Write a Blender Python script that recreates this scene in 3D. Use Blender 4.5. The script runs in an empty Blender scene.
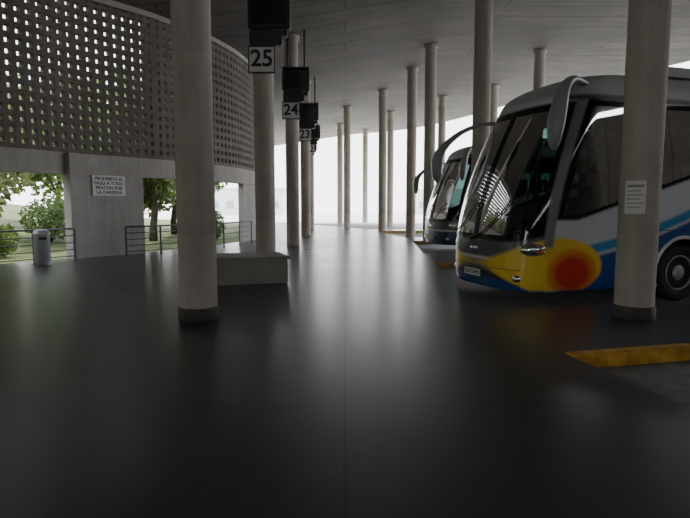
import bpy, bmesh, math, random
from mathutils import Vector, Matrix
random.seed(7)
S = bpy.context.scene
COL = S.collection

# ------------------------------------------------------------------ helpers
def new_mat(name):
    m = bpy.data.materials.new(name); m.use_nodes = True
    nt = m.node_tree; b = nt.nodes['Principled BSDF']
    return m, nt, b
def simple(name, col, rough=0.6, metal=0.0, noise=0.0, scale=8.0, bump=0.0, spec=0.5):
    m, nt, b = new_mat(name)
    b.inputs['Roughness'].default_value = rough
    b.inputs['Metallic'].default_value = metal
    b.inputs['Specular IOR Level'].default_value = spec
    b.inputs['Base Color'].default_value = (*col, 1)
    if noise > 0:
        tc = nt.nodes.new('ShaderNodeTexCoord')
        n = nt.nodes.new('ShaderNodeTexNoise'); n.inputs['Scale'].default_value = scale
        n.inputs['Detail'].default_value = 8
        nt.links.new(tc.outputs['Object'], n.inputs['Vector'])
        r = nt.nodes.new('ShaderNodeValToRGB')
        r.color_ramp.elements[0].position = .3; r.color_ramp.elements[1].position = .7
        r.color_ramp.elements[0].color = (*[c*(1-noise) for c in col], 1)
        r.color_ramp.elements[1].color = (*[min(1, c*(1+noise)) for c in col], 1)
        nt.links.new(n.outputs['Fac'], r.inputs['Fac'])
        nt.links.new(r.outputs['Color'], b.inputs['Base Color'])
        if bump > 0:
            bp = nt.nodes.new('ShaderNodeBump'); bp.inputs['Strength'].default_value = bump
            bp.inputs['Distance'].default_value = .02
            nt.links.new(n.outputs['Fac'], bp.inputs['Height'])
            nt.links.new(bp.outputs['Normal'], b.inputs['Normal'])
    return m
def obj(name, verts, faces, mat=None, parent=None, smooth=False):
    me = bpy.data.meshes.new(name); me.from_pydata(verts, [], faces); me.update()
    if mat: me.materials.append(mat)
    if smooth:
        me.polygons.foreach_set('use_smooth', [True]*len(me.polygons))
    o = bpy.data.objects.new(name, me); COL.objects.link(o)
    if parent: o.parent = parent
    return o
def bm_obj(name, bm, mat=None, parent=None, smooth=False):
    me = bpy.data.meshes.new(name); bm.to_mesh(me); bm.free()
    if mat:
        for mm in (mat if isinstance(mat, list) else [mat]): me.materials.append(mm)
    if smooth: me.polygons.foreach_set('use_smooth', [True]*len(me.polygons))
    o = bpy.data.objects.new(name, me); COL.objects.link(o)
    if parent: o.parent = parent
    return o
def empty(name, loc=(0,0,0), rz=0):
    e = bpy.data.objects.new(name, None); e.location = loc; e.rotation_euler = (0,0,rz)
    e.empty_display_size = .2
    COL.objects.link(e); return e
def add_box(bm, cx, cy, cz, sx, sy, sz, rz=0, bevel=0, mi=0):
    r = bmesh.ops.create_cube(bm, size=1)
    vs = r['verts']
    M = Matrix.Translation((cx,cy,cz)) @ Matrix.Rotation(rz,4,'Z') @ Matrix.Diagonal((sx,sy,sz,1))
    bmesh.ops.transform(bm, matrix=M, verts=vs)
    fs = set(f for v in vs for f in v.link_faces)
    for f in fs: f.material_index = mi
    if bevel > 0:
        es = list(set(e for v in vs for e in v.link_edges))
        bmesh.ops.bevel(bm, geom=es, offset=bevel, segments=2, affect='EDGES')
def box_obj(name, c, s, mat, parent=None, bevel=0, rz=0):
    bm = bmesh.new(); add_box(bm, *c, *s, rz=rz, bevel=bevel)
    return bm_obj(name, bm, mat, parent)
def add_lathe(bm, prof, cx, cy, cz, seg=40, M=None, mi=0):
    rings = []
    for (r, z) in prof:
        ring = []
        for i in range(seg):
            a = 2*math.pi*i/seg
            p = Vector((r*math.cos(a), r*math.sin(a), z))
            if M: p = M @ p
            ring.append(bm.verts.new((p.x+cx, p.y+cy, p.z+cz)))
        rings.append(ring)
    for a, b in zip(rings[:-1], rings[1:]):
        for i in range(seg):
            f = bm.faces.new((a[i], a[(i+1)%seg], b[(i+1)%seg], b[i])); f.smooth = True; f.material_index = mi
    for rr, flip in ((rings[0], True), (rings[-1], False)):
        f = bm.faces.new(rr[::-1] if flip else rr); f.material_index = mi
def add_tube(bm, pts, rads, seg=10, flat=1.0, mi=0):
    pts = [Vector(p) for p in pts]; rings = []
    for i, p in enumerate(pts):
        t = (pts[min(i+1, len(pts)-1)] - pts[max(i-1, 0)]).normalized()
        up = Vector((0,1,0)) if abs(t.y) < .9 else Vector((0,0,1))
        a = t.cross(up).normalized(); b = t.cross(a).normalized()
        r = rads[i] if isinstance(rads, (list, tuple)) else rads
        rings.append([bm.verts.new(p + a*r*math.cos(2*math.pi*k/seg)*flat + b*r*math.sin(2*math.pi*k/seg)) for k in range(seg)])
    for A, B in zip(rings[:-1], rings[1:]):
        for i in range(seg):
            f = bm.faces.new((A[i], A[(i+1)%seg], B[(i+1)%seg], B[i])); f.smooth = True; f.material_index = mi
    bm.faces.new(rings[0][::-1]).material_index = mi; bm.faces.new(rings[-1]).material_index = mi
def interp(tab, v):
    if v <= tab[0][0]: return tab[0][1]
    for (a, x), (b, y) in zip(tab[:-1], tab[1:]):
        if v <= b:
            return x + (y-x)*(v-a)/(b-a)
    return tab[-1][1]
def catmull(tab, n=12):
    out = []
    for i in range(len(tab)-1):
        p0 = tab[max(i-1,0)]; p1 = tab[i]; p2 = tab[i+1]; p3 = tab[min(i+2,len(tab)-1)]
        for k in range(n):
            t = k/n
            out.append(tuple(.5*((2*p1[j])+(-p0[j]+p2[j])*t+(2*p0[j]-5*p1[j]+4*p2[j]-p3[j])*t*t+(-p0[j]+3*p1[j]-3*p2[j]+p3[j])*t**3) for j in (0,1)))
    out.append(tab[-1]); return out
def smooth_curve3(pts, n=6):
    pts=[Vector(p) for p in pts]; out=[]
    for i in range(len(pts)-1):
        p0=pts[max(i-1,0)];p1=pts[i];p2=pts[i+1];p3=pts[min(i+2,len(pts)-1)]
        for k in range(n):
            t=k/n
            out.append(.5*((2*p1)+(-p0+p2)*t+(2*p0-5*p1+4*p2-p3)*t*t+(-p0+3*p1-3*p2+p3)*t**3))
    out.append(pts[-1]); return out

# ------------------------------------------------------------------ materials
M_floor, nt, b = new_mat('polished_dark_concrete')
tc = nt.nodes.new('ShaderNodeTexCoord')
def noise(nt, vec, scale, detail=8, rough=.6, stretch=None):
    n = nt.nodes.new('ShaderNodeTexNoise'); n.inputs['Scale'].default_value = scale
    n.inputs['Detail'].default_value = detail; n.inputs['Roughness'].default_value = rough
    if stretch:
        mp = nt.nodes.new('ShaderNodeMapping'); mp.inputs['Scale'].default_value = stretch
        nt.links.new(vec, mp.inputs['Vector']); vec = mp.outputs['Vector']
    nt.links.new(vec, n.inputs['Vector']); return n.outputs['Fac']
def ramp(nt, fac, p0, c0, p1, c1):
    r = nt.nodes.new('ShaderNodeValToRGB')
    r.color_ramp.elements[0].position = p0; r.color_ramp.elements[0].color = (*c0, 1)
    r.color_ramp.elements[1].position = p1; r.color_ramp.elements[1].color = (*c1, 1)
    nt.links.new(fac, r.inputs['Fac']); return r.outputs['Color']
def mixc(nt, mode, fac, a, b_):
    m = nt.nodes.new('ShaderNodeMix'); m.data_type = 'RGBA'; m.blend_type = mode
    if isinstance(fac, float): m.inputs[0].default_value = fac
    else: nt.links.new(fac, m.inputs[0])
    nt.links.new(a, m.inputs[6]); nt.links.new(b_, m.inputs[7]); return m.outputs[2]
v = tc.outputs['Object']
big = noise(nt, v, .3, 3); mid = noise(nt, v, .9, 3, .5, stretch=(1, .6, 1)); scuff = noise(nt, v, 4, 5, .55)
c1 = ramp(nt, big, .25, (.044,.043,.045), .75, (.064,.063,.065))
c2 = ramp(nt, mid, .2, (.88,.88,.88), .8, (1.1,1.1,1.1))
cc = mixc(nt, 'MULTIPLY', 1.0, c1, c2)
c3 = ramp(nt, scuff, .2, (.85,.85,.85), .8, (1.15,1.15,1.15))
cc = mixc(nt, 'MULTIPLY', 1.0, cc, c3)
br = nt.nodes.new('ShaderNodeTexBrick'); br.offset = 0
br.inputs['Scale'].default_value = 1; br.inputs['Brick Width'].default_value = 5.0; br.inputs['Row Height'].default_value = 4.2
br.inputs['Mortar Size'].default_value = .012
br.inputs['Color1'].default_value = (1,1,1,1); br.inputs['Color2'].default_value = (.88,.88,.88,1); br.inputs['Mortar'].default_value = (.35,.35,.35,1)
nt.links.new(v, br.inputs['Vector'])
cc = mixc(nt, 'MULTIPLY', 1.0, cc, br.outputs['Color'])
nt.links.new(cc, b.inputs['Base Color'])
rr = ramp(nt, big, .2, (.26,.26,.26), .8, (.32,.32,.32))
nt.links.new(rr, b.inputs['Roughness'])
b.inputs['Specular IOR Level'].default_value = .62

def concrete(name, lo, hi, streak=True, bump=.3, rough=.85, st=.8):
    m, nt, b = new_mat(name)
    tc = nt.nodes.new('ShaderNodeTexCoord'); v = tc.outputs['Object']
    a = ramp(nt, noise(nt, v, 1.3), .3, lo, .7, hi)
    if streak:
        s = ramp(nt, noise(nt, v, 3, stretch=(3, 3, .25)), .3, (st,st*.98,st*.96), .7, (1,1,1))
        a = mixc(nt, 'MULTIPLY', 1.0, a, s)
    f = noise(nt, v, 40)
    s2 = ramp(nt, f, .3, (.85,.85,.85), .7, (1,1,1))
    a = mixc(nt, 'MULTIPLY', 1.0, a, s2)
    nt.links.new(a, b.inputs['Base Color']); b.inputs['Roughness'].default_value = rough
    bp = nt.nodes.new('ShaderNodeBump'); bp.inputs['Strength'].default_value = bump; bp.inputs['Distance'].default_value = .01
    nt.links.new(f, bp.inputs['Height']); nt.links.new(bp.outputs['Normal'], b.inputs['Normal'])
    return m
M_col = concrete('column_concrete', (.42,.37,.32), (.52,.47,.41), st=.86)
M_wall = concrete('wall_concrete', (.40,.38,.36), (.50,.48,.46))
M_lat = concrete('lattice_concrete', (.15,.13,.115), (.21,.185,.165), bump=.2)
M_block = concrete('block_concrete', (.30,.28,.26), (.39,.37,.345), streak=False)
M_dark = simple('dark_paint', (.05,.046,.042), .7, noise=.3)
M_ceil, nt, b = new_mat('board_marked_concrete')
tc = nt.nodes.new('ShaderNodeTexCoord'); v = tc.outputs['Object']
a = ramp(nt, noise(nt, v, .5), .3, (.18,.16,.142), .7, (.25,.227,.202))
br = nt.nodes.new('ShaderNodeTexBrick'); br.inputs['Scale'].default_value = 1
br.inputs['Brick Width'].default_value = 12; br.inputs['Row Height'].default_value = 1.1; br.inputs['Mortar Size'].default_value = .035
br.inputs['Color1'].default_value = (1,1,1,1); br.inputs['Color2'].default_value = (.86,.86,.86,1); br.inputs['Mortar'].default_value = (.55,.55,.55,1)
nt.links.new(v, br.inputs['Vector'])
a = mixc(nt, 'MULTIPLY', 1.0, a, br.outputs['Color'])
st = ramp(nt, noise(nt, v, 1.5, stretch=(.3, 2, 1)), .35, (.74,.73,.71), .65, (1,1,1))
a = mixc(nt, 'MULTIPLY', 1.0, a, st)
nt.links.new(a, b.inputs['Base Color']); b.inputs['Roughness'].default_value = .8
bp = nt.nodes.new('ShaderNodeBump'); bp.inputs['Strength'].default_value = .5; bp.inputs['Distance'].default_value = .03
nt.links.new(br.outputs['Fac'], bp.inputs['Height']); bp.invert = True
nt.links.new(bp.outputs['Normal'], b.inputs['Normal'])

M_asph = simple('asphalt', (.20,.20,.20), .75, noise=.25, scale=6, bump=.2)
M_apron = simple('pale_apron', (.65,.64,.62), .8, noise=.08, scale=.6)
M_yel = simple('yellow_kerb_paint', (.62,.33,.04), .6, noise=.35, scale=6)
M_yel_dark = simple('dark_yellow_kerb_paint', (.34,.20,.05), .7, noise=.5, scale=4)  # darker, more mottled yellow for the kerbs beyond the first
M_steel = simple('galvanised_steel', (.42,.43,.44), .45, .3, noise=.1)
M_rail = simple('railing_paint', (.10,.10,.11), .5, .3)
M_black = simple('black_plastic', (.014,.014,.015), .45, noise=.2)
M_white = simple('white_plate', (.75,.75,.74), .5, noise=.06)
M_ink = simple('black_ink', (.02,.02,.02), .6)
M_paper = simple('paper', (.72,.72,.70), .7, noise=.08)
def leafmat(name, col):
    m = simple(name, col, .55, noise=.5, scale=1.5)
    nt = m.node_tree; b = nt.nodes['Principled BSDF']; o = nt.nodes['Material Output']
    tl = nt.nodes.new('ShaderNodeBsdfTranslucent'); tl.inputs['Color'].default_value = (min(1,col[0]*2.4), min(1,col[1]*2.1), col[2]*1.5, 1)
    ms = nt.nodes.new('ShaderNodeMixShader'); ms.inputs[0].default_value = .35
    nt.links.new(b.outputs[0], ms.inputs[1]); nt.links.new(tl.outputs[0], ms.inputs[2]); nt.links.new(ms.outputs[0], o.inputs[0])
    return m
M_leaf = leafmat('leaves', (.09,.15,.045))
M_leaf2 = leafmat('olive_leaves', (.14,.17,.08))
M_bark = simple('bark', (.10,.075,.055), .9, noise=.4, scale=6, bump=.5)
M_soil = simple('garden_ground', (.085,.105,.03), .9, noise=.6, scale=.9, bump=.6)
M_rubber = simple('tyre_rubber', (.015,.015,.016), .7, noise=.3, scale=20)
M_rim = simple('steel_rim', (.42,.42,.42), .45, .5, noise=.15)
M_chrome = simple('chrome', (.75,.76,.78), .12, 1.0)
M_facade = simple('pale_facade', (.72,.71,.69), .8, noise=.06, scale=.8)
M_glassd = simple('dark_window_glass', (.02,.03,.03), .05)
M_fglass = simple('far_window_glass', (.35,.38,.40), .2)
M_amber = simple('amber_lens', (.7,.25,.03), .2)
M_mirror = simple('mirror_housing', (.27,.28,.29), .3, noise=.05)
M_seat = simple('seat_fabric', (.03,.05,.09), .9, noise=.4, scale=12)
M_cloth = simple('headrest_cloth', (.35,.36,.36), .9)
M_liner = simple('interior_liner', (.13,.135,.14), .8)
M_glz = bpy.data.materials.new('coach_glazing'); M_glz.use_nodes = True
nt = M_glz.node_tree; nt.nodes.clear()
out = nt.nodes.new('ShaderNodeOutputMaterial'); mx = nt.nodes.new('ShaderNodeMixShader')
tr = nt.nodes.new('ShaderNodeBsdfTransparent'); tr.inputs['Color'].default_value = (.18,.26,.245,1)
gl = nt.nodes.new('ShaderNodeBsdfGlossy'); gl.inputs['Roughness'].default_value = .02
fr = nt.nodes.new('ShaderNodeFresnel'); fr.inputs['IOR'].default_value = 1.5
nt.links.new(fr.outputs[0], mx.inputs[0]); nt.links.new(tr.outputs[0], mx.inputs[1]); nt.links.new(gl.outputs[0], mx.inputs[2]); nt.links.new(mx.outputs[0], out.inputs[0])

# ------------------------------------------------------------------ floor / ground
plat = [(3.9,-22),(3.9,-.4),(2.4,5.6),(10.2,7.55),(8.5,9.3),(2.15,8.3),(2.2,10.5),(2.5,14.8),(10.3,16.75),(8.9,18.9),(2.6,17.8),
        (3.0,23.9),(10.5,25.9),(9.2,28.2),(2.9,26.8),(2.0,33),(9.6,35.4),(8.3,37.0),(1.5,35.6),(-1,41),(-3,45),(-9.5,47),
        ]
WP = catmull([(-12,-19.5),(4,-18),(10.5,-12.2),(14.4,-9.2),(16.5,-7.9),(18.1,-6.6),(19.3,-5.85),(20.6,-5.15),(23.2,-4.45),(27,-4.25),(31,-4.7),(36,-5.8)], 16)
def XW(y): return interp(WP, y)
left = [(XW(y)-.3, y) for y in range(36, -13, -2)] + [(-19.8,-22)]
outline = plat + left
bm = bmesh.new()
vs = [bm.verts.new((x, y, 0)) for x, y in outline]
f = bm.faces.new(vs)
if f.normal.z < 0: f.normal_flip()
bm.normal_update()
ret = bmesh.ops.extrude_face_region(bm, geom=[f])
for g in ret['geom']:
    if isinstance(g, bmesh.types.BMVert): g.co.z = -.148
bmesh.ops.recalc_face_normals(bm, faces=bm.faces)
bmesh.ops.triangulate(bm, faces=[ff for ff in bm.faces if len(ff.verts) > 4])
bm_obj('floor', bm, M_floor)
obj('ground', [(-60,-30,-.15),(80,-30,-.15),(80,52,-.15),(-60,52,-.15)], [(0,1,2,3)], M_asph)
obj('ground_apron', [(-80,52,-.15),(90,52,-.15),(90,130,-.15),(-80,130,-.15)], [(0,1,2,3)], M_apron)
for ki, (a, c) in enumerate([((2.4,5.6),(10.2,7.55)),((2.5,14.8),(10.3,16.75)),((3.0,23.9),(10.5,25.9)),((2.0,33),(9.6,35.4))]):
    a = Vector((*a,0)); c = Vector((*c,0)); d = (c-a).normalized(); n = Vector((-d.y, d.x, 0))
    L = (c-a).length
    bm = bmesh.new()
    k = 5
    for i in range(k):
        q = a + d*(L*(i+.5)/k) + n*.05
        add_box(bm, q.x, q.y, -.065, L/k-.012, .15, .165, rz=math.atan2(d.y, d.x), bevel=.015)
    bm_obj('kerb', bm, M_yel if ki == 0 else M_yel_dark)

# ------------------------------------------------------------------ ceiling
XRt = catmull([(-22,24),(10,23),(20,20.8),(28,18),(36,13.6),(45,10.6),(53,6.6),(57,1.5),(59,-3)], 6)
def XR(y): return interp(XRt, y)
def XL(y):
    if y <= 36: return XW(y)-.5
    return interp([(36,-6.3),(45,-8.5),(59,-10)], y)
def zc(x, y):
    t = (x-XL(y))/11.0; t = max(0, min(1, t)); t = t*t*(3-2*t)
    return 7.8 + 1.15*t
V = []; F = []; NX = 30; ys = [-22+ i*1.5 for i in range(55)]
for lay in (0, .45):
    for y in ys:
        for i in range(NX+1):
            x = XL(y) + (XR(y)-XL(y))*i/NX
            V.append((x, y, zc(x,y)+lay))
n1 = len(ys)*(NX+1); R = NX+1
for j in range(len(ys)-1):
    for i in range(NX):
        a = j*R+i
        F.append((a, a+R, a+R+1, a+1)); F.append((n1+a, n1+a+1, n1+a+R+1, n1+a+R))
    a = j*R+NX; F.append((a, a+R, n1+a+R, n1+a)); a = j*R; F.append((a, n1+a, n1+a+R, a+R))
for i in range(NX):
    a = (len(ys)-1)*R+i; F.append((a, n1+a, n1+a+1, a+1)); a = i; F.append((a, a+1, n1+a+1, n1+a))
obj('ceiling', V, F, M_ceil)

# ------------------------------------------------------------------ wall (left, curved, perforated)
P = [Vector((x, y, 0)) for y, x in WP]
def resample(P, step):
    out = [P[0].copy()]; cur = P[0].copy(); j = 1
    while j < len(P):
        d = (P[j]-cur).length
        if d >= step:
            cur = cur + (P[j]-cur)*(step/d); out.append(cur.copy())
        else:
            rem = step - d; cur2 = P[j]; j += 1
            while j < len(P) and (P[j]-cur2).length < rem:
                rem -= (P[j]-cur2).length; cur2 = P[j]; j += 1
            if j >= len(P): break
            cur = cur2 + (P[j]-cur2).normalized()*rem; out.append(cur.copy())
    return out
RP = resample(P, .29)
def nrm(i, L=RP):
    t = (L[min(i+1,len(L)-1)]-L[max(i-1,0)]).normalized()
    return Vector((-t.y, t.x, 0)), t
def ribbon(bm, idx, z0, z1, th, off=0.0):
    prev = None
    for i in idx:
        n, t = nrm(i); p = RP[i]
        ring = [p+n*(off-th/2), p+n*(off+th/2)]
        r = [bm.verts.new((ring[0].x, ring[0].y, z0)), bm.verts.new((ring[1].x, ring[1].y, z0)),
             bm.verts.new((ring[1].x, ring[1].y, z1)), bm.verts.new((ring[0].x, ring[0].y, z1))]
        if prev:
            for k in range(4): bm.faces.new((prev[k], prev[(k+1)%4], r[(k+1)%4], r[k]))
        else: bm.faces.new(r[::-1])
        prev = r
    bm.faces.new(prev)
wall_root = empty('wall_left')
N = len(RP)
bm = bmesh.new(); ribbon(bm, range(N), 2.5, 3.12, .34)
def rng(y0, y1): return [i for i in range(N) if y0 <= RP[i].y <= y1]
for y0, y1 in [(-12,-4),(-.5,1),(6.0,8.0),(16.25,18.15),(19.35,20.5),(23.2,36)]:
    r_ = rng(y0, y1)
    if len(r_) > 1: ribbon(bm, r_, 0, 2.5, .24)
bm_obj('lintel_and_piers', bm, M_wall, wall_root)
bm = bmesh.new(); i0 = rng(16.1,16.5)[0]; n, t = nrm(i0)
add_box(bm, RP[i0].x-n.x*.15, RP[i0].y-n.y*.15, 1.555, .38, .38, 3.11, rz=math.atan2(t.y,t.x), bevel=.01)
bm_obj('projecting_pier', bm, M_wall, wall_root)
bm = bmesh.new()
z = 3.12; zs = []
while z < 7.75: zs.append(z); z += .29
for i in range(N):
    n, t = nrm(i)
    wdt = .14 if i % 24 else .24
    add_box(bm, RP[i].x, RP[i].y, (3.12+7.8)/2, wdt, .20, 4.7, rz=math.atan2(t.y, t.x))
for k, z in enumerate(zs):
    ribbon(bm, range(N), z, z+.14, .19)
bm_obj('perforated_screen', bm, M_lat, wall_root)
bm = bmesh.new(); ribbon(bm, range(N), 7.65, 8.2, .36); bm_obj('top_beam', bm, M_wall, wall_root)
box_obj('wall_back', (0,-21.8,3.9), (48,.3,7.9), M_ceil)
box_obj('light_block_right', (23.6,-5,4.2), (.3,33,8.7), M_ceil)  # added out of view to keep skylight off the near hall and coach

i0 = rng(16.9, 17.4)[0]; n, t = nrm(i0); ang = math.atan2(t.y, t.x)
nt_root = empty('wall_notice', (RP[i0].x-n.x*.16, RP[i0].y-n.y*.16, 2.2), ang)
box_obj('board', (0,0,0), (1.05,.03,.62), M_white, nt_root, bevel=.006)
def text(body, size, loc, parent, mat=M_ink, rot=(math.pi/2,0,0), name='lettering', ext=.002, bold=0):
    c = bpy.data.curves.new(name, 'FONT'); c.body = body; c.size = size; c.align_x = 'CENTER'; c.align_y = 'CENTER'; c.extrude = ext
    c.offset = bold
    c.materials.append(mat)
    o = bpy.data.objects.new(name, c); COL.objects.link(o); o.parent = parent; o.location = loc; o.rotation_euler = rot
    return o
for k, s in enumerate(['PROHIBIDO EL','PASO A TODO','PEATON POR','LA DARSENA']):
    text(s, .14, (0,-.018,.205-.14*k), nt_root, bold=.003)

# ------------------------------------------------------------------ columns
def column(x, y, z0=0, base=False, r=.26):
    bm = bmesh.new(); H = zc(x,y)+.02
    prof = [(r*1.01, z0)]
    prof += [(r, z0+.01)]
    zz = z0+1.2
    while zz < H-.4:
        prof += [(r, zz-.012), (r-.006, zz), (r, zz+.012)]; zz += 2.4
    prof += [(r, H-.16), (r*1.22, H-.15), (r*1.22, H)]
    add_lathe(bm, prof, 0, 0, 0, 40)
    if base:
        add_lathe(bm, [(r+.015, z0), (r+.02, z0+.01), (r+.02, z0+.17), (r+.004, z0+.19)], 0, 0, 0, 40, mi=1)
    o = bm_obj('concrete_column', bm, [M_col, M_dark]); o.location = (x, y, 0); return o
for (x, y, b_) in [(-2.06,7.5,True),(-2.1,14.3,False),(-2.07,21.5,False),(-2.07,28.6,False),(-2.3,36,False),(-2.9,43.5,False),
                   (4.12,7.6,True),(4.08,16.5,False),(3.9,25.3,False)]:
    column(x, y, 0, b_)
column(-2.06,0.3,0,True); 
for (x, y) in [(3.55,29.3),(2.37,34.6),(.15,39.7),(9.3,26.6),(9.2,17.6),(9.2,34.2),(6.6,37.5),(3.6,43.5),(2.0,54),(-.45,49),(14.5,22),(13,12)]:
    column(x, y, -.15)

def paper(cx, cy, r, a0, a1, z0, z1, mat=M_paper, name='paper_notice', parent=None):
    V=[];F=[]; n_=12
    for i in range(n_+1):
        a = a0+(a1-a0)*i/n_
        for z in (z0, z1): V.append((cx+r*math.cos(a), cy+r*math.sin(a), z))
    for i in range(n_): F.append((2*i, 2*i+2, 2*i+3, 2*i+1))
    return obj(name, V, F, mat, parent, smooth=True)
pe_ = empty('paper_notice')
paper(4.12, 7.6, .266, math.radians(200), math.radians(258), 1.48, 1.93, name='sheet', parent=pe_)
M_gink = simple('grey_print', (.25,.25,.26), .7)
for k in range(6):
    zz = 1.84-.055*k
    paper(4.12, 7.6, .268, math.radians(206), math.radians(252-8*(k%2)), zz, zz+(.035 if k==0 else .012), mat=M_gink, name='print_line', parent=pe_)

# ------------------------------------------------------------------ concrete plinth
bm = bmesh.new()
add_box(bm, -2.25, 11.3, .245, 1.9, 1.1, .49, rz=.32, bevel=.02)
add_box(bm, -2.25, 11.3, .52, 1.98, 1.18, .06, rz=.32, bevel=.012)
bm_obj('concrete_plinth', bm, M_block)

# ------------------------------------------------------------------ bay displays
def display(x, y, num, s=1.0):
    e = empty('bay_number_display', (x, y, 0))
    bm = bmesh.new()
    add_box(bm, .1, -.05, 6.25, 1.02, .34, .78, bevel=.03)
    add_box(bm, .02, -.05, 5.66, .8, .30, .36, bevel=.03)
    add_box(bm, .1, -.3, 6.66, 1.06, .3, .05, bevel=.01)
    add_box(bm, .48, -.05, 5.78, .12, .22, .16, bevel=.02)
    add_box(bm, -.05, .12, 6.7, .5, .12, .12)
    bm_obj('housing', bm, M_black, e)
    box_obj('screen', (.1,-.225,6.26), (.86,.01,.58), M_glassd, e)
    H = zc(x,y)
    bm = bmesh.new(); add_tube(bm, [(.42,0,6.6),(.42,0,(6.6+H)/2),(.42,0,H+.05)], .035, 12); add_tube(bm, [(-.2,0,6.6),(-.2,0,(6.6+H)/2),(-.2,0,H+.05)], .035, 12)
    bm_obj('hanger_pole', bm, M_black, e)
    box_obj('number_plate', (-.1,-.05,5.17), (.64,.05,.6), M_white, e, bevel=.01)
    bm = bmesh.new()
    for sx in (-.42, .22): add_box(bm, sx, -.05, 5.17, .03, .07, .64)
    for sz in (4.86, 5.48): add_box(bm, -.1, -.05, sz, .66, .07, .03)
    bm_obj('plate_frame', bm, M_black, e)
    text(num, .56, (-.1,-.08,5.18), e, name='number', ext=.003, bold=.012)
for (x,y,nn) in [(-1.95,13.8,'25'),(-1.95,21.0,'24'),(-1.95,28.1,'23'),(-2.2,35.5,'22'),(-2.8,43.0,'21')]:
    display(x, y, nn)

# ------------------------------------------------------------------ railings
def railing(ylist):
    bm = bmesh.new(); pts = []
    for y in ylist:
        i = min(range(N), key=lambda k: abs(RP[k].y-y)); n, t = nrm(i)
        pts.append(RP[i]-n*.55)
    for z, r in ((.92,.028),(.72,.014),(.52,.014),(.32,.014),(.14,.014)):
        add_tube(bm, [(p.x,p.y,z) for p in pts], r, 8)
    for k, p in enumerate(pts):
        add_box(bm, p.x, p.y, .46, .05, .05, .92)
        add_box(bm, p.x, p.y, .006, .12, .12, .012)
    bm_obj('metal_railing', bm, M_rail)
railing([9.5,10.6,11.7,12.8,13.9,14.9,15.8])
railing([17.3,18.1,18.9,19.8,20.7,21.8,22.9])

# ------------------------------------------------------------------ litter bin
bm = bmesh.new()
add_lathe(bm, [(.17,.0),(.19,.03),(.19,.05),(.2,.06),(.2,.80),(.215,.81),(.215,.86),(.20,.87),(.18,.92),(.12,.945),(.01,.95)], 0,0,0,32)
add_box(bm, .12, -.17, .72, .2, .03, .08, rz=.6, bevel=.008, mi=1)
o = bm_obj('litter_bin', bm, [M_steel, M_black]); o.location = (-8.1,14.4,0)

# ------------------------------------------------------------------ vegetation (one planted garden)
GY = lambda t: -.07+4.0*t**1.8
def gz(x, y):
    x0 = XW(min(36, max(-12, y)))-.35; t = max(0, (x0-x)/(x0+45)); return GY(t)
garden = empty('garden_planting')
def tree(x, y, h, r, n=3500, mat=M_leaf, ls=.16):
    e = empty('garden_tree', (x, y, gz(x,y)-.1)); e.parent = garden
    bm = bmesh.new()
    trunk_top = h*.5
    pts = [(0,0,0)]; 
    for k in range(1,6): pts.append((random.uniform(-.12,.12)*k*.5, random.uniform(-.12,.12)*k*.5, trunk_top*k/5))
    add_tube(bm, pts, [.2,.17,.15,.13,.12,.1], 10)
    cl = []
    for k in range(13):
        a = random.uniform(0,6.28); rr = random.uniform(.2,.75)*r; z = random.uniform(h*.27, h*.92)
        c = (rr*math.cos(a), rr*math.sin(a), z); cl.append(c)
        add_tube(bm, [pts[-2] if z > h*.42 else pts[2], ((pts[-1][0]+c[0])*.5, (pts[-1][1]+c[1])*.5, (trunk_top+c[2])*.5 if z > h*.42 else z*.9), c], [.07,.045,.015], 6)
    bm_obj('trunk', bm, M_bark, e)
    V=[];F=[]
    for k in range(n):
        c = random.choice(cl); q = Vector((random.gauss(0,1),random.gauss(0,1),random.gauss(0,1))).normalized()*r*.48*random.random()**.4
        p = Vector(c)+q
        if p.z < .2: continue
        u = Vector((random.gauss(0,1),random.gauss(0,1),random.gauss(0,1))).normalized(); w = u.orthogonal().normalized()
        L = ls*random.uniform(.6,1.3); b0 = len(V)
        V += [tuple(p-u*L), tuple(p+w*L*.5), tuple(p+u*L), tuple(p-w*L*.5)]; F.append((b0,b0+1,b0+2,b0+3))
    obj('foliage', V, F, mat, e)
def bush(x, y, h, r, n=900, mat=M_leaf):
    e = empty('garden_bush', (x, y, gz(x,y)-.05)); e.parent = garden
    bm = bmesh.new()
    for k in range(7):
        a=6.28*k/7; add_tube(bm, [(0,0,0),(r*.3*math.cos(a),r*.3*math.sin(a),h*.4),(r*.6*math.cos(a),r*.6*math.sin(a),h*.75)],[.03,.02,.01],6)
    bm_obj('stems', bm, M_bark, e)
    V=[];F=[]
    for k in range(n):
        q = Vector((random.gauss(0,1),random.gauss(0,1),random.gauss(0,1))).normalized()*random.random()**.35
        p = Vector((q.x*r, q.y*r, h*.55+q.z*h*.5))
        u = Vector((random.gauss(0,1),random.gauss(0,1),random.gauss(0,1))).normalized(); w = u.orthogonal().normalized()
        L = .10*random.uniform(.6,1.3); b0=len(V)
        V += [tuple(p-u*L), tuple(p+w*L*.4), tuple(p+u*L), tuple(p-w*L*.4)]; F.append((b0,b0+1,b0+2,b0+3))
    obj('foliage', V, F, mat, e)
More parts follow.
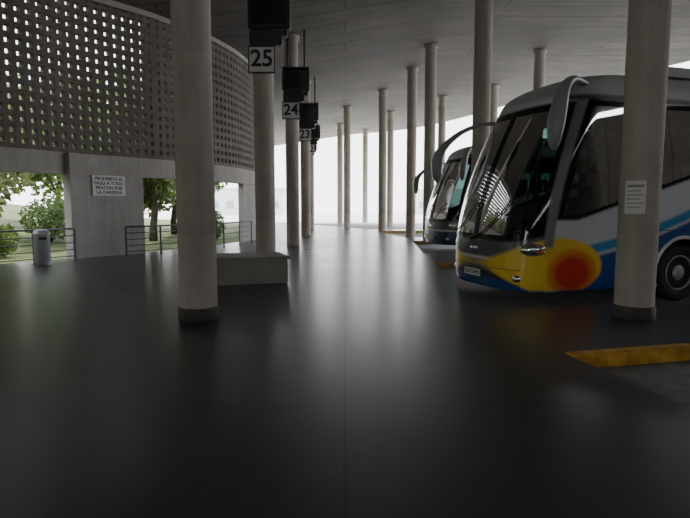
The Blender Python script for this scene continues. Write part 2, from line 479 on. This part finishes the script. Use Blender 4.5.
for (x,y,h,r) in [(-15,20.5,7.5,3),(-11.5,26,8,2.8),(-21,15,9,3.8),(-20,27,9,4),(-9.3,29.5,8,2.4),(-25,21,9,4.2),(-13,33.5,8.5,3),(-28,12,9,4.2),(-16.5,15.2,6.5,2.2),(-9.6,37,9,2.8),(-8.6,24.2,7.5,1.9),(-12.2,17.8,6.5,1.7),(-24,7,9,4),(-18,34,9,3.5),(-30,26,9,4.5),(-33,18,9,4.5),(-20,21.5,7,3),(-26,30,9,4),(-34,24,8,4),(-33,31,9,4.5),(-27,23,7,3.5)]:
    tree(x, y, h, r, 4000, random.choice([M_leaf, M_leaf2]), .2)
for (x,y,h,r) in [(-13.5,12.6,1.3,.9),(-9.2,20.3,1.3,.8),(-12.0,22,1.8,1.1),(-18.5,19,2.4,1.5),(-17.5,11.5,2,1.3),(-6.4,25.2,1.5,.8),(-14,28,2.3,1.4),
                  (-17.5,22.5,2.6,1.7),(-10.8,24.2,2.0,1.0),(-24,24,3.0,2.0),(-27,17.5,3.0,2.0),(-14.2,17.6,2.2,1.3),(-21.5,18.5,2.8,1.9),(-10.9,16.6,1.1,.8),(-23,20,3,2),
                  (-29,20,3.4,2.4),(-28,24,3.6,2.6),(-24.5,27.5,3.4,2.4),(-32,22,3.6,2.6)]:
    bush(x, y, h, r, 1300, random.choice([M_leaf, M_leaf2]))
gp = [(XW(y)-.35, y) for y in range(-12, 37, 2)]+[(-6.5,40),(-8,46),(-9,52)]
V2=[]; F2=[]; K=14; n_=len(gp)
for i,(x,y) in enumerate(gp):
    for k in range(K):
        t=k/(K-1); V2.append((x+(-45-x)*t, y, GY(t)))
for i in range(n_-1):
    for k in range(K-1): F2.append((i*K+k,(i+1)*K+k,(i+1)*K+k+1,i*K+k+1))
obj('garden_ground', V2, F2, M_soil, smooth=True)

# far buildings
def building(x, y, w, h, d, nx, ny):
    e = empty('distant_building', (x,y,-.15))
    box_obj('body', (0,0,h/2), (w,d,h), M_facade, e)
    bm=bmesh.new(); add_box(bm,0,0,h+.15,w+.5,d+.5,.3)
    bm_obj('parapet', bm, M_facade, e)
    bm=bmesh.new()
    for i in range(nx):
        for j in range(ny): add_box(bm, -w/2+w*(i+.5)/nx, -d/2-.02, 1.8+j*3, w/nx*.5, .08, 1.3)
    bm_obj('windows', bm, M_fglass, e)
building(-19, 100, 16, 4.5, 8, 6, 1)
building(30, 106, 34, 4.5, 8, 9, 1)

# ------------------------------------------------------------------ coach
def lean(z):
    t = max(0, (z-.9)/3.0)
    L = 1.12*t**1.6
    if z < .6: L += .06*(.6-z)
    if z > 3.5: q = min(1,(z-3.5)/.35); L += .75*(1-math.sqrt(max(0,1-q*q)))
    return L
def hw(z):
    w = 1.275 - .10*max(0,(z-1.3)/2.3)**2
    if z < .55: w -= .04*((.55-z)/.3)**2
    if z > 3.5: q = min(1,(z-3.5)/.35); w -= .42*(1-math.sqrt(max(0,1-q*q)))
    return w
NL = .75; PE = 2.7; LEN = 12.2
def nose(th, z, off=0.0):
    w = hw(z); c = max(0, math.cos(th)); s = math.sin(th)
    y = w*math.copysign(abs(s)**(2/PE), s); x = lean(z)+NL*(1-c**(2/PE))
    if off:
        e = 1e-3
        a = nose(th-e, z); b_ = nose(th+e, z); t = Vector((b_[0]-a[0], b_[1]-a[1], 0)).normalized()
        n = Vector((-t.y, t.x, 0))
        if n.x > 0 and abs(s) < .9: n = -n
        if n.y*s < 0 and abs(s) >= .9: n = -n
        up = -(lean(z+.01)-lean(z-.01))/.02
        n = Vector((n.x, n.y, -abs(n.x)*up))
        n.normalize(); x += n.x*off; y += n.y*off; return (x, y, z+n.z*off)
    return (x, y, z)
def lerp3(a,b_,t): t=max(0,min(1,t)); return tuple(a[i]+(b_[i]-a[i])*t for i in range(3))
WIN_EDGES = [4.3,6.0,7.7,9.4,11.0]
def is_clear(x,y,z):
    xr = x - .8*lean(z)
    side_b = min(2.12, 1.42 + .30*max(0, x-1.1)); wb = 1.06 + .35*max(0,xr)**1.5
    if 3.20 > z > wb+.10 and xr < .42 and abs(y) > .0: return True
    if 3.24 > z > side_b+.06 and xr > .76 and x < 11.8 and abs(y) > .9:
        if abs(x-2.15) < .05 or any(abs(x-q)<.05 for q in WIN_EDGES): return False
        return True
    return False
SUN_LIVERY = True
def paint1(x, y, z):
    xr = x - .8*lean(z)
    W=(.62,.64,.66); SIL=(.20,.205,.21); GL=(.006,.009,.010); BL=(.015,.07,.26); MB=(.05,.26,.52)
    if not SUN_LIVERY: BL=(.02,.05,.12); MB=(.12,.2,.3)
    side_b = min(2.12, 1.42 + .30*max(0, x-1.1))
    wb = 1.06 + .35*max(0,xr)**1.5
    if z < 3.32 and z > wb and xr < .50: return (*GL, .04)
    if z < 3.34 and z > side_b and xr > .66: return (*GL, .05)
    if z >= 3.34 and z < 3.42 and xr > .3: return (.05,.05,.055,.3)
    if z >= 3.42: return (.40,.41,.42,.35)
    if z > 1.0 and xr >= .50 and xr <= .66: return (*SIL, .4)
    e = ((x-.80)/.80)**2 + ((z-.68)/.46)**2
    if SUN_LIVERY and e < 1 and z > .3:
        q = math.hypot((x-1.04)/.52, (z-.58)/.42)
        if q < .6: c = (.66,.04,.02)
        elif q < .92: c = lerp3((.76,.12,.02), (.88,.36,.03), (q-.6)/.32)
        else: c = (.93,.62,.05)
        return (*c, .25)
    if x < .55:
        if z > .80: return (.085,.095,.105,.22)
        if z > .74: return (.6,.6,.6,.3)
        if .42 < z < .60 and abs(y) < .8: return (.02,.03,.06,.4)
        return (*BL, .25)
    k = z - (.62 + .16*(x-1.2) + .05*(x-1.2)**2*(1 if x<3.5 else 0) + (0 if x<3.5 else .05*2.3**2+.1*(x-3.5)))
    if x > .8 and k < .45 and z < side_b-.05:
        if k > .38: return (*W, .25)
        if k > .22: return (*MB, .25)
        if k > .17: return (*W, .25)
        return (*BL, .25)
    if x < 1.2 and z < 1.0: return (.35,.36,.38,.3)
    return (*W, .25)
def paint(x, y, z):
    acc=[0,0,0,0]
    for dx in (-.012,0,.012):
        for dz in (-.012,0,.012):
            c = paint1(x+dx,y,z+dz)
            for i in range(4): acc[i]+=c[i]/9
    return acc
def make_coach_mesh():
    zsl = [.28+.0255*i for i in range(127)]
    zsl = [z for z in zsl if z < 3.5]
    zsl += [3.5+.35*math.sin(math.radians(a)) for a in range(0, 91, 7)]
    ths = [math.radians(-90+180*i/120) for i in range(121)]
    fs = []; xs = 0
    while xs < 4.6: xs += .03; fs.append(xs)
    while xs < 10.8: xs += .06; fs.append(xs)
    T = LEN-NL
    near = [min(1, q/T) for q in fs]
    V=[];C=[]; rows=[]
    for z in zsl:
        pts = []
        w = hw(z); x0 = lean(z)+NL
        for f_ in near[::-1]: pts.append((x0+f_*(LEN-x0), -w, z))
        for th in ths: pts.append(nose(th, z))
        for f_ in near: pts.append((x0+f_*(LEN-x0), w, z))
        rows.append(pts)
    R = len(rows[0]); F=[]; MI=[]
    wc = [(3.3,.5),(9.2,.5),(10.55,.5)]
    CL=[]
    for r_ in rows:
        for p in r_: V.append(p); C.append(paint(*p)); CL.append(is_clear(*p))
    for j in range(len(rows)-1):
        for i in range(R):
            i2 = (i+1) % R; a=j*R+i; b_=j*R+i2; c=b_+R; d_=a+R
            if i2 != 0:
                mx = (V[a][0]+V[c][0])/2; mz = (V[a][2]+V[c][2])/2
                if abs(V[a][1]) > 1.2 and any(math.hypot(mx-wx, mz-wz) < .60 for wx,wz in wc): continue
            F.append((a,b_,c,d_)); MI.append(1 if (i2 != 0 and CL[a] and CL[b_] and CL[c] and CL[d_]) else 0)
    F.append(tuple(range(R))[::-1]); top=(len(rows)-1)*R; F.append(tuple(range(top, top+R))); MI += [0,0]
    me = bpy.data.meshes.new('coach_body'); me.from_pydata(V,[],F); me.update()
    at = me.color_attributes.new('livery','FLOAT_COLOR','POINT')
    for i,c in enumerate(C): at.data[i].color = (c[0],c[1],c[2],1)
    ar = me.attributes.new('gloss','FLOAT','POINT')
    for i,c in enumerate(C): ar.data[i].value = c[3]
    sm = [True]*len(F); sm[-1]=False; sm[-2]=False
    me.polygons.foreach_set('use_smooth', sm)
    me.materials.append(M_body); me.materials.append(M_glz)
    me.polygons.foreach_set('material_index', MI)
    return me
M_body, nt, b = new_mat('coach_livery_paint')
a1 = nt.nodes.new('ShaderNodeAttribute'); a1.attribute_name='livery'
a2 = nt.nodes.new('ShaderNodeAttribute'); a2.attribute_name='gloss'
nt.links.new(a1.outputs['Color'], b.inputs['Base Color']); nt.links.new(a2.outputs['Fac'], b.inputs['Roughness'])
coach_me = make_coach_mesh()
SUN_LIVERY = False
coach_me2 = make_coach_mesh()

def surf_patch(name, th0, th1, z0, z1, off, mat, parent):
    V=[];F=[]
    rings=8; seg=36
    tc_=(th0+th1)/2; zc_=(z0+z1)/2
    V.append(nose(tc_, zc_, off*1.6))
    for r_ in range(1, rings+1):
        q=r_/rings
        for s in range(seg):
            a=2*math.pi*s/seg
            V.append(nose(tc_+(th1-th0)/2*q*math.cos(a), zc_+(z1-z0)/2*q*math.sin(a), off*(1.6-q*q*1.6)+.001))
    for s in range(seg): F.append((0,1+s,1+(s+1)%seg))
    for r_ in range(rings-1):
        for s in range(seg):
            a=1+r_*seg+s; b_=1+r_*seg+(s+1)%seg; F.append((a,a+seg,b_+seg,b_))
    return obj(name, V, F, mat, parent, smooth=True)
def surf_line(bm, pts, off, r):
    add_tube(bm, [nose(t, z, off) for t, z in pts], r, 6)
def coach(loc, rz, plate, me):
    e = empty('coach_bus', loc, rz); e.scale = (1.05,1.05,1.05)
    bo = bpy.data.objects.new('body', me); COL.objects.link(bo); bo.parent = e
    box_obj('chassis', (6.6,0,.75), (10.4,1.5,.85), M_black, e)
    box_obj('saloon_floor', (6.9,0,1.3), (10.2,2.3,.08), M_liner, e)
    box_obj('headlining', (6.9,0,3.38), (9.6,2.1,.05), M_liner, e)
    bm = bmesh.new()
    add_box(bm, .85, 0, 1.02, .75, 1.9, .3, bevel=.08)
    add_box(bm, 1.0, -.55, 1.22, .4, .75, .2, bevel=.06)
    bm_obj('dashboard', bm, M_black, e)
    bm = bmesh.new()
    cpt = Vector((1.32,-.6,1.42)); ax = Matrix.Rotation(math.radians(-35),3,'Y')
    ring = [tuple(cpt+ax@Vector((.23*math.cos(6.2832*k/24), .23*math.sin(6.2832*k/24),0))) for k in range(25)]
    add_tube(bm, ring, .016, 8)
    for k in range(3):
        a_=6.2832*k/3; add_tube(bm, [tuple(cpt), tuple(cpt+ax@Vector((.22*math.cos(a_),.22*math.sin(a_),0)))], .014, 6)
    add_tube(bm, [tuple(cpt), tuple(cpt+Vector((-.2,0,-.3)))], .03, 8)
    bm_obj('steering_wheel', bm, M_black, e)
    bm = bmesh.new()
    def seat(x,y,z):
        add_box(bm, x, y, z+.42, .46, .44, .12, bevel=.03)
        add_box(bm, x+.24, y, z+.78, .11, .44, .72, bevel=.04)
        add_box(bm, x+.24, y, z+1.17, .10, .28, .16, bevel=.03)
        add_box(bm, x+.235, y, z+1.10, .125, .26, .2, mi=1)
        add_box(bm, x, y, z+.18, .2, .3, .36, mi=0)
    seat(1.75,-.6,1.0)
    for r_ in range(11):
        for yy in (-.95,-.48,.48,.95): seat(2.9+r_*.8, yy, 1.34)
    bm_obj('seats', bm, [M_seat, M_cloth], e)
    bm = bmesh.new()
    for sg in (-1,1): add_box(bm, 7.2, sg*.9, 3.05, 8.8, .36, .2, bevel=.05)
    bm_obj('luggage_racks', bm, M_liner, e)
    bm = bmesh.new(); add_box(bm, 5.6,0,3.93,5.2,1.7,.3, bevel=.1); add_box(bm, 3.1,0,3.88,1.0,1.5,.14, bevel=.05)
    bm_obj('roof_air_conditioning', bm, M_mirror, e)
    for wx in (3.3, 9.2, 10.55):
        for sgn in (-1, 1):
            bm = bmesh.new()
            M = Matrix.Rotation(math.radians(90 if sgn < 0 else -90), 3, 'X')
            add_lathe(bm, [(.30,-.14),(.44,-.15),(.49,-.13),(.5,-.1),(.5,.1),(.49,.13),(.44,.15),(.31,.15),(.30,.13)], 0,0,0,48,M)
            add_lathe(bm, [(.30,.10),(.305,.155),(.285,.16),(.27,.10),(.2,.04),(.15,.05),(.13,.13),(.10,.15),(.01,.155)], 0,0,0,40,M,mi=1)
            for k in range(10):
                a=2*math.pi*k/10; c=Vector((.175*math.cos(a),.175*math.sin(a),.06))
                add_lathe(bm, [(.017,-.03),(.017,.02),(.006,.03)], *(M@c), 8, M, mi=1)
            for k in range(8):
                a=2*math.pi*(k+.5)/8; c=Vector((.235*math.cos(a),.235*math.sin(a),.073))
                add_lathe(bm, [(.024,-.01),(.024,.012),(.02,.013)], *(M@c), 10, M, mi=2)
            w_=bm_obj('wheel', bm, [M_rubber, M_rim, M_black], e); w_.location=(wx, 1.07*sgn, .5)
            bm = bmesh.new()
            a0 = math.radians(-20)
            pts=[(wx+.615*math.cos(a0+(math.pi+math.radians(40))*k/24), 1.272*sgn, .5+.615*math.sin(a0+(math.pi+math.radians(40))*k/24)) for k in range(25)]
            add_tube(bm, pts, .032, 8); bm_obj('wheel_arch_lip', bm, M_white, e)
    for sgn in (-1,1):
        surf_patch('headlight', math.radians(50)*sgn, math.radians(80)*sgn, .86, 1.06, .03, M_chrome, e)
        surf_patch('indicator', math.radians(66)*sgn, math.radians(80)*sgn, .89, .97, .045, M_amber, e)
        surf_patch('fog_lamp', math.radians(42)*sgn, math.radians(52)*sgn, .42, .54, .02, M_chrome, e)
    bm = bmesh.new(); add_box(bm, -.03,0,.50,.02,.52,.12, bevel=.003); bm_obj('licence_plate', bm, M_white, e)
    text(plate, .10, (-.043,0,.5), e, rot=(math.pi/2,0,-math.pi/2), name='plate_text')
    surf_patch('badge', -.05,.05,.88,.96,.012,M_chrome,e)
    bm = bmesh.new()
    surf_line(bm, [(.1,1.06),(-.1,1.2),(-.35,1.45),(-.55,1.75)], .03, .012)
    surf_line(bm, [(-.25,1.55),(-.5,1.5),(-.8,1.62),(-.95,1.72)], .025, .010)
    surf_line(bm, [(.75,1.06),(.5,1.2),(.2,1.4),(.05,1.7)], .03, .012)
    bm_obj('windscreen_wipers', bm, M_black, e)
    bm = bmesh.new()
    surf_line(bm, [(0,1.08+.2*k) for k in range(12)], .002, .006)
    for zz in (.34,.38,.62): surf_line(bm, [(-.9+.1*k, zz) for k in range(19)], .002, .006)
    for sgn in (-1,1):
        for xx in WIN_EDGES:
            add_tube(bm, [(xx, sgn*(hw(z)+.002), z) for z in (2.14,2.5,2.9,3.3)], .014, 6)
        for xx in (2.35,4.3,5.8,7.3):
            add_tube(bm, [(xx, sgn*(hw(z)+.001), z) for z in (.32,.7,1.2)], .006, 6)
        add_tube(bm, [(x_, sgn*(hw(1.24)+.001), 1.24) for x_ in (2.4,5,8,12)], .005, 6)
    bm_obj('seams', bm, M_black, e)
    bm = bmesh.new()
    for sgn in (-1,1):
        add_tube(bm, [(2.15, sgn*(hw(z)+.002), z) for z in (1.76,2.2,2.8,3.3)], .03, 8)
    bm_obj('window_frames', bm, M_mirror, e)
    bm = bmesh.new()
    def arm(pts, rads):
        sp = smooth_curve3(pts, 6); n0=len(pts)-1; rr=[]
        for i in range(len(sp)):
            u=i/6; k=min(int(u), n0-1); rr.append(rads[k]+(rads[k+1]-rads[k])*(u-k))
        add_tube(bm, sp, rr, 16, .75)
    arm([(1.35,-1.02,3.60),(1.0,-1.18,3.62),(.74,-1.34,3.5),(.60,-1.42,3.3),(.54,-1.44,3.1),(.50,-1.44,2.9),(.49,-1.43,2.7),(.50,-1.42,2.55),(.52,-1.42,2.5)],
        [.07,.08,.095,.12,.15,.155,.13,.08,.02])
    arm([(1.0,1.02,3.25),(.70,1.12,3.22),(.40,1.24,3.1),(.15,1.34,2.9),(.0,1.40,2.7),(-.05,1.42,2.5),(-.05,1.42,2.25),(-.03,1.42,2.1)],
        [.05,.05,.06,.08,.12,.15,.12,.03])
    bm_obj('rear_view_mirrors', bm, M_mirror, e)
    return e
coach((2.40,10.0,-.15), math.radians(16.5), '5677 DVM', coach_me)
coach((3.3,20.7,-.15), math.radians(14), '2841 CKR', coach_me2)

# ------------------------------------------------------------------ light
w = bpy.data.worlds.new('world'); S.world = w; w.use_nodes = True
nt = w.node_tree; bg = nt.nodes['Background']
tc = nt.nodes.new('ShaderNodeTexCoord'); sx = nt.nodes.new('ShaderNodeSeparateXYZ'); nt.links.new(tc.outputs['Generated'], sx.inputs[0])
c = ramp(nt, sx.outputs['Z'], 0.0, (1,.99,.98), .7, (.84,.91,1))
nt.links.new(c, bg.inputs['Color']); bg.inputs['Strength'].default_value = 5.2
sun = bpy.data.lights.new('sun','SUN'); sun.energy = 6; sun.angle = math.radians(2); sun.color=(1,.95,.88)
so = bpy.data.objects.new('sun', sun); COL.objects.link(so)
so.rotation_euler = Vector((-.35,-.55,-.85)).to_track_quat('-Z','Y').to_euler()

# ------------------------------------------------------------------ camera
cam = bpy.data.cameras.new('camera'); cam.sensor_width = 36; cam.lens = 28.17; cam.clip_end = 500
co = bpy.data.objects.new('camera', cam); COL.objects.link(co)
co.location = (0,0,1.6); co.rotation_euler = (math.radians(90-5.71),0,0)
S.camera = co
S.view_settings.view_transform = 'AgX'
S.view_settings.exposure = -0.02
S.view_settings.gamma = 1.07
